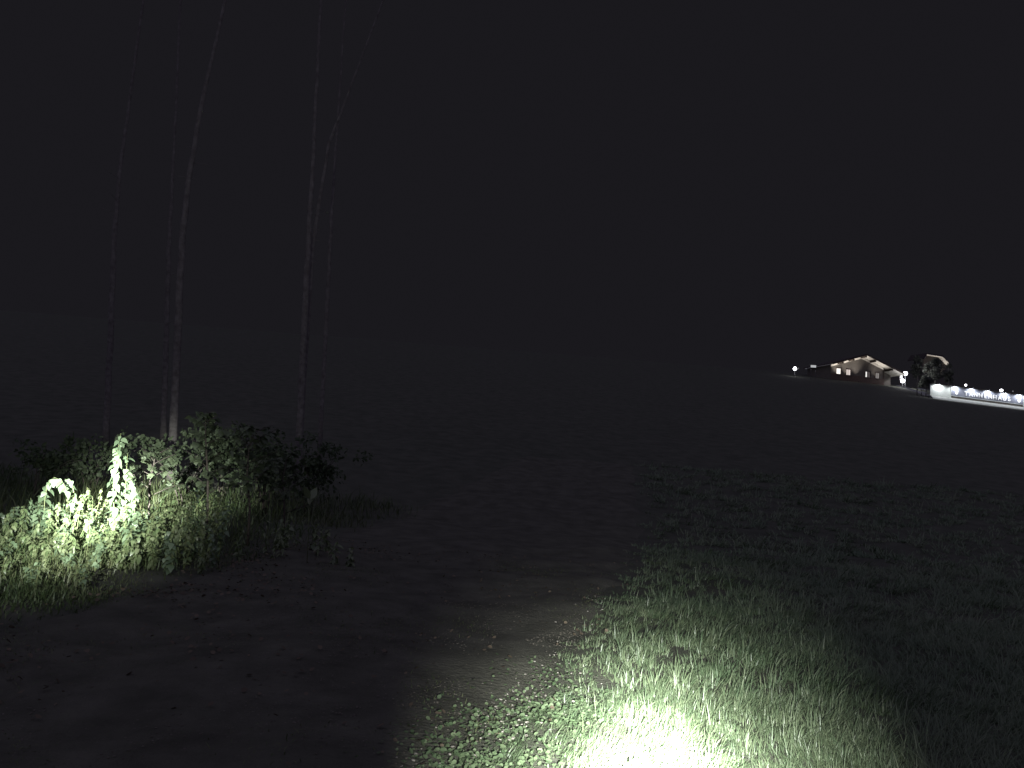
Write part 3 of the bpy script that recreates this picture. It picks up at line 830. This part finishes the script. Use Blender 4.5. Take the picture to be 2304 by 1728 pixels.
def hill_tree(px, Yd, pytop, cr, label, name='hillside_tree', trunk_h=.35):
    p = at(px, 860, Yd); b = Vector((p.x, Yd, hz(p.x, Yd)-.05)); h = at(px, pytop, Yd).z-b.z
    root = thing(name, b, label, 'tree')
    MB().tube([(0, 0, 0), (.04, 0, h*.3), (-.03, .03, h*.6), (0, 0, h*.92)], [.16, .13, .09, .03], 8).build('trunk', 'bark', root, True)
    cs, rs = [], []
    for k in range(30):
        u = random.uniform(trunk_h, .97); a = random.uniform(0, 6.28); q = cr*math.sin(math.pi*min(1, (u-trunk_h)/(1-trunk_h)*.75+.22))*random.uniform(.2, 1)
        cs.append((math.cos(a)*q, math.sin(a)*q, h*u)); rs.append(cr*random.uniform(.22, .42))
    for k in range(7):
        c = cs[k*4]; MB().tube([(0, 0, max(h*.25, c[2]-.8)), (c[0]*.6, c[1]*.6, c[2]-.25), c], [.06, .04, .015], 5).build('limb', 'bark', root)
    tag(leaf_cloud('crown', cs, rs, 120, .24, root), kind='stuff')
    return root
hill_tree(2064, 146, 800, 1.3, 'dark tree left of the half-hidden house')
hill_tree(2104, 140, 808, 1.9, 'dark broad tree covering the middle of the half-hidden house')
hill_tree(2084, 138, 846, 1.25, 'low dark tree at the foot of the half-hidden house')
hill_tree(2134, 146, 818, .95, 'dark tree at the right corner of the half-hidden house')

# ------------------------------------------------------------------ sign wall with its row of lamps
WY = 112.0
P0 = at(2093, 889, WY); P1 = at(2345, 921, WY)
ex = Vector((P1.x-P0.x, 0, 0)); LEN = ex.x; SLOPE = (P1.z-P0.z)/LEN
sg = thing('sign_wall', P0, 'long white and blue-grey wall with large white lettering under a row of lamps', 'sign wall')
def Wp(s, d, h): return Vector((s, -d, SLOPE*s+h))       # along, out towards the viewer, up
def wbox(s0, s1, d0, d1, h0, h1, m=None):
    m = m or MB()
    return m.hexa([Wp(s0, d1, h0), Wp(s1, d1, h0), Wp(s1, d0, h0), Wp(s0, d0, h0), Wp(s0, d1, h1), Wp(s1, d1, h1), Wp(s1, d0, h1), Wp(s0, d0, h1)])
def S_(px): return (px-2093)/252.0*LEN
WH = 1.72
sA, sB = S_(2139), S_(2302.5)
wbox(0, LEN, -.16, 0, -.5, WH).build('wall', 'whiteboard', sg)
m = MB(); n = int(sA/.16)
for k in range(n):                       # vertical boarding of the white ends
    wbox(k*.16+.012, (k+1)*.16-.012, .003, .03, .02, WH-.08, m)
for k in range(int((LEN-sB)/.16)):
    wbox(sB+k*.16+.03, sB+(k+1)*.16+.006, .003, .03, .02, WH-.08, m)
tag(m.build('boarding', 'whiteboard', sg), kind='stuff')
wbox(sA+.02, sB-.02, .003, .05, .30, WH-.06).build('sign_panel', 'signblue', sg)
wbox(sA+.02, sB-.02, .051, .075, .30, .345).build('trim', 'whiteboard', sg)
wbox(sA+.02, sB-.02, .003, .03, .0, .27).build('plinth', 'greyboard', sg)
for s in (sA, sB): wbox(s-.04, s+.015, .004, .085, 0, WH-.02).build('trim', 'whiteboard', sg)
wbox(-.08, LEN, -.24, .34, WH+.004, WH+.06).build('coping', 'darkwood', sg)

def letter_mesh(ch):
    c = bpy.data.curves.new('letter', 'FONT'); c.body = ch; c.size = 1.0; c.extrude = .03; c.offset = .022; c.align_x = 'CENTER'
    o = bpy.data.objects.new('letter_tmp', c); col.objects.link(o)
    bpy.context.view_layer.update()
    me = bpy.data.meshes.new_from_object(o.evaluated_get(bpy.context.evaluated_depsgraph_get()))
    bpy.data.objects.remove(o); me.materials.clear(); me.materials.append(MT['white']); return me
cache = {}
for k, ch in enumerate('TANNENHAUS'):
    if ch not in cache: cache[ch] = letter_mesh(ch)
    o = link('letter', cache[ch], sg)
    sx = S_(2173 + k*10.8)
    p = Wp(sx, .085, .575)
    o.matrix_local = Matrix.Translation(p) @ Matrix.Rotation(math.pi/2, 4, 'X') @ Matrix.Diagonal((.78, .90, 1, 1))
for px in (2151.5, 2292):
    s = S_(px); o2 = [(-.21, .62), (.21, .62), (.21, .24), (.12, .08), (0, 0), (-.12, .08), (-.21, .24)]
    m = MB(); n = len(o2)
    m.v = [tuple(Wp(s+a, .11, .50+b_)) for a, b_ in o2] + [tuple(Wp(s+a, .056, .50+b_)) for a, b_ in o2]
    m.f = [tuple(range(n))[::-1], tuple(range(n, 2*n))] + [(i, (i+1) % n, n+(i+1) % n, n+i) for i in range(n)]
    m.build('shield', 'white', sg)
for k, px in enumerate((2110, 2148, 2185, 2221.5, 2258.5, 2292, 2330)):
    s = S_(px); root = thing('wall_lamp', P0+Wp(s, 0, WH+.06), ['first lamp over the sign wall, above the white boarding', 'second lamp over the sign wall, above the left shield', 'third lamp over the sign wall, above the first letters',
        'fourth lamp over the sign wall, above the middle letters', 'fifth lamp over the sign wall, above the last letters', 'sixth lamp over the sign wall, above the right shield', 'last lamp over the sign wall, past the frame edge'][k], 'lamp', 'lamps along the sign wall')
    MB().tube([(0, .1, -.01), (0, -.1, .03), (0, -.30, .05), (0, -.42, .05), (0, -.45, .03)], .02, 6).build('arm', 'metal', root, True)
    MB().tube([(0, -.455, .04), (0, -.455, .0), (0, -.46, -.06)], [.03, .07, .11], 10, False).build('lamp_shade', 'metal', root, True)
    MB().sphere((0, -.455, -.02), .035, 10, 7).build('bulb', 'globe', root, True)
    l = bpy.data.lights.new('lamp', 'SPOT'); l.energy = 13.5; l.spot_size = math.radians(168); l.spot_blend = .5; l.shadow_soft_size = .05; l.color = (.90, .94, 1.0)
    o = bpy.data.objects.new('lamp', l); col.objects.link(o); o.parent = root; o.location = (0, -.455, -.075); o.rotation_euler = (math.radians(16), 0, 0)

# pale path along the foot of the wall, with an added shoulder sloped to catch lamplight
PTS = [(2020, 866.5, 128), (2045, 873, 122), (2070, 882, 116), (2090, 890, 112), (2135, 895.5, 111.4), (2200, 904, 111.3), (2260, 912, 111.3), (2350, 924, 111.3)]
m = MB(); rows = []
for i, (px, py, Yd) in enumerate(PTS):
    p = at(px, py, Yd); wd = (.25, .4, .6, .9, 1.0, 1.0, 1.0, 1.0)[i]
    rows.append([p+Vector((0, .75, 0)), p+Vector((0, -.45*wd, -.01)), p+Vector((0, -.45*wd-.55*wd, -.30*wd)), p+Vector((0, -.45*wd-1.1*wd, -.75*wd))])
for a, c in zip(rows[:-1], rows[1:]):
    for k in range(3): m.quad(a[k], a[k+1], c[k+1], c[k])
pt = m.build('path', 'concrete'); tag(pt, kind='structure')

# two-rail wooden fence left of the wall
f0 = at(2064, 884, 113.2); f1 = at(2084, 888, 112.6)
fn = thing('rail_fence', f0, 'short pale two-rail fence left of the sign wall', 'fence')
dv = f1-f0
for u in (0.0, .5, 1.0):
    p = dv*u; MB().box(p.x-.05, p.x+.05, p.y+.03, p.y+.13, p.z-.6, p.z+.78).build('post', 'greyboard', fn)
for h in (.22, .62):
    MB().hexa([Vector((0, -.02, h)), dv+Vector((0, -.02, h)), dv+Vector((0, .025, h)), Vector((0, .025, h)), Vector((0, -.02, h+.13)), dv+Vector((0, -.02, h+.13)), dv+Vector((0, .025, h+.13)), Vector((0, .025, h+.13))]).build('rail', 'whiteboard', fn)

globe_lamp(2173, 866.5, 122, .155, 'small globe lamp above the first letters of the sign wall')
globe_lamp(2253, 878.5, 122, .21, 'larger globe lamp above the last letters of the sign wall')
globe_lamp(2279, 880.5, 132, .11, 'faint lamp above the right end of the sign wall', 0, 'globedim')
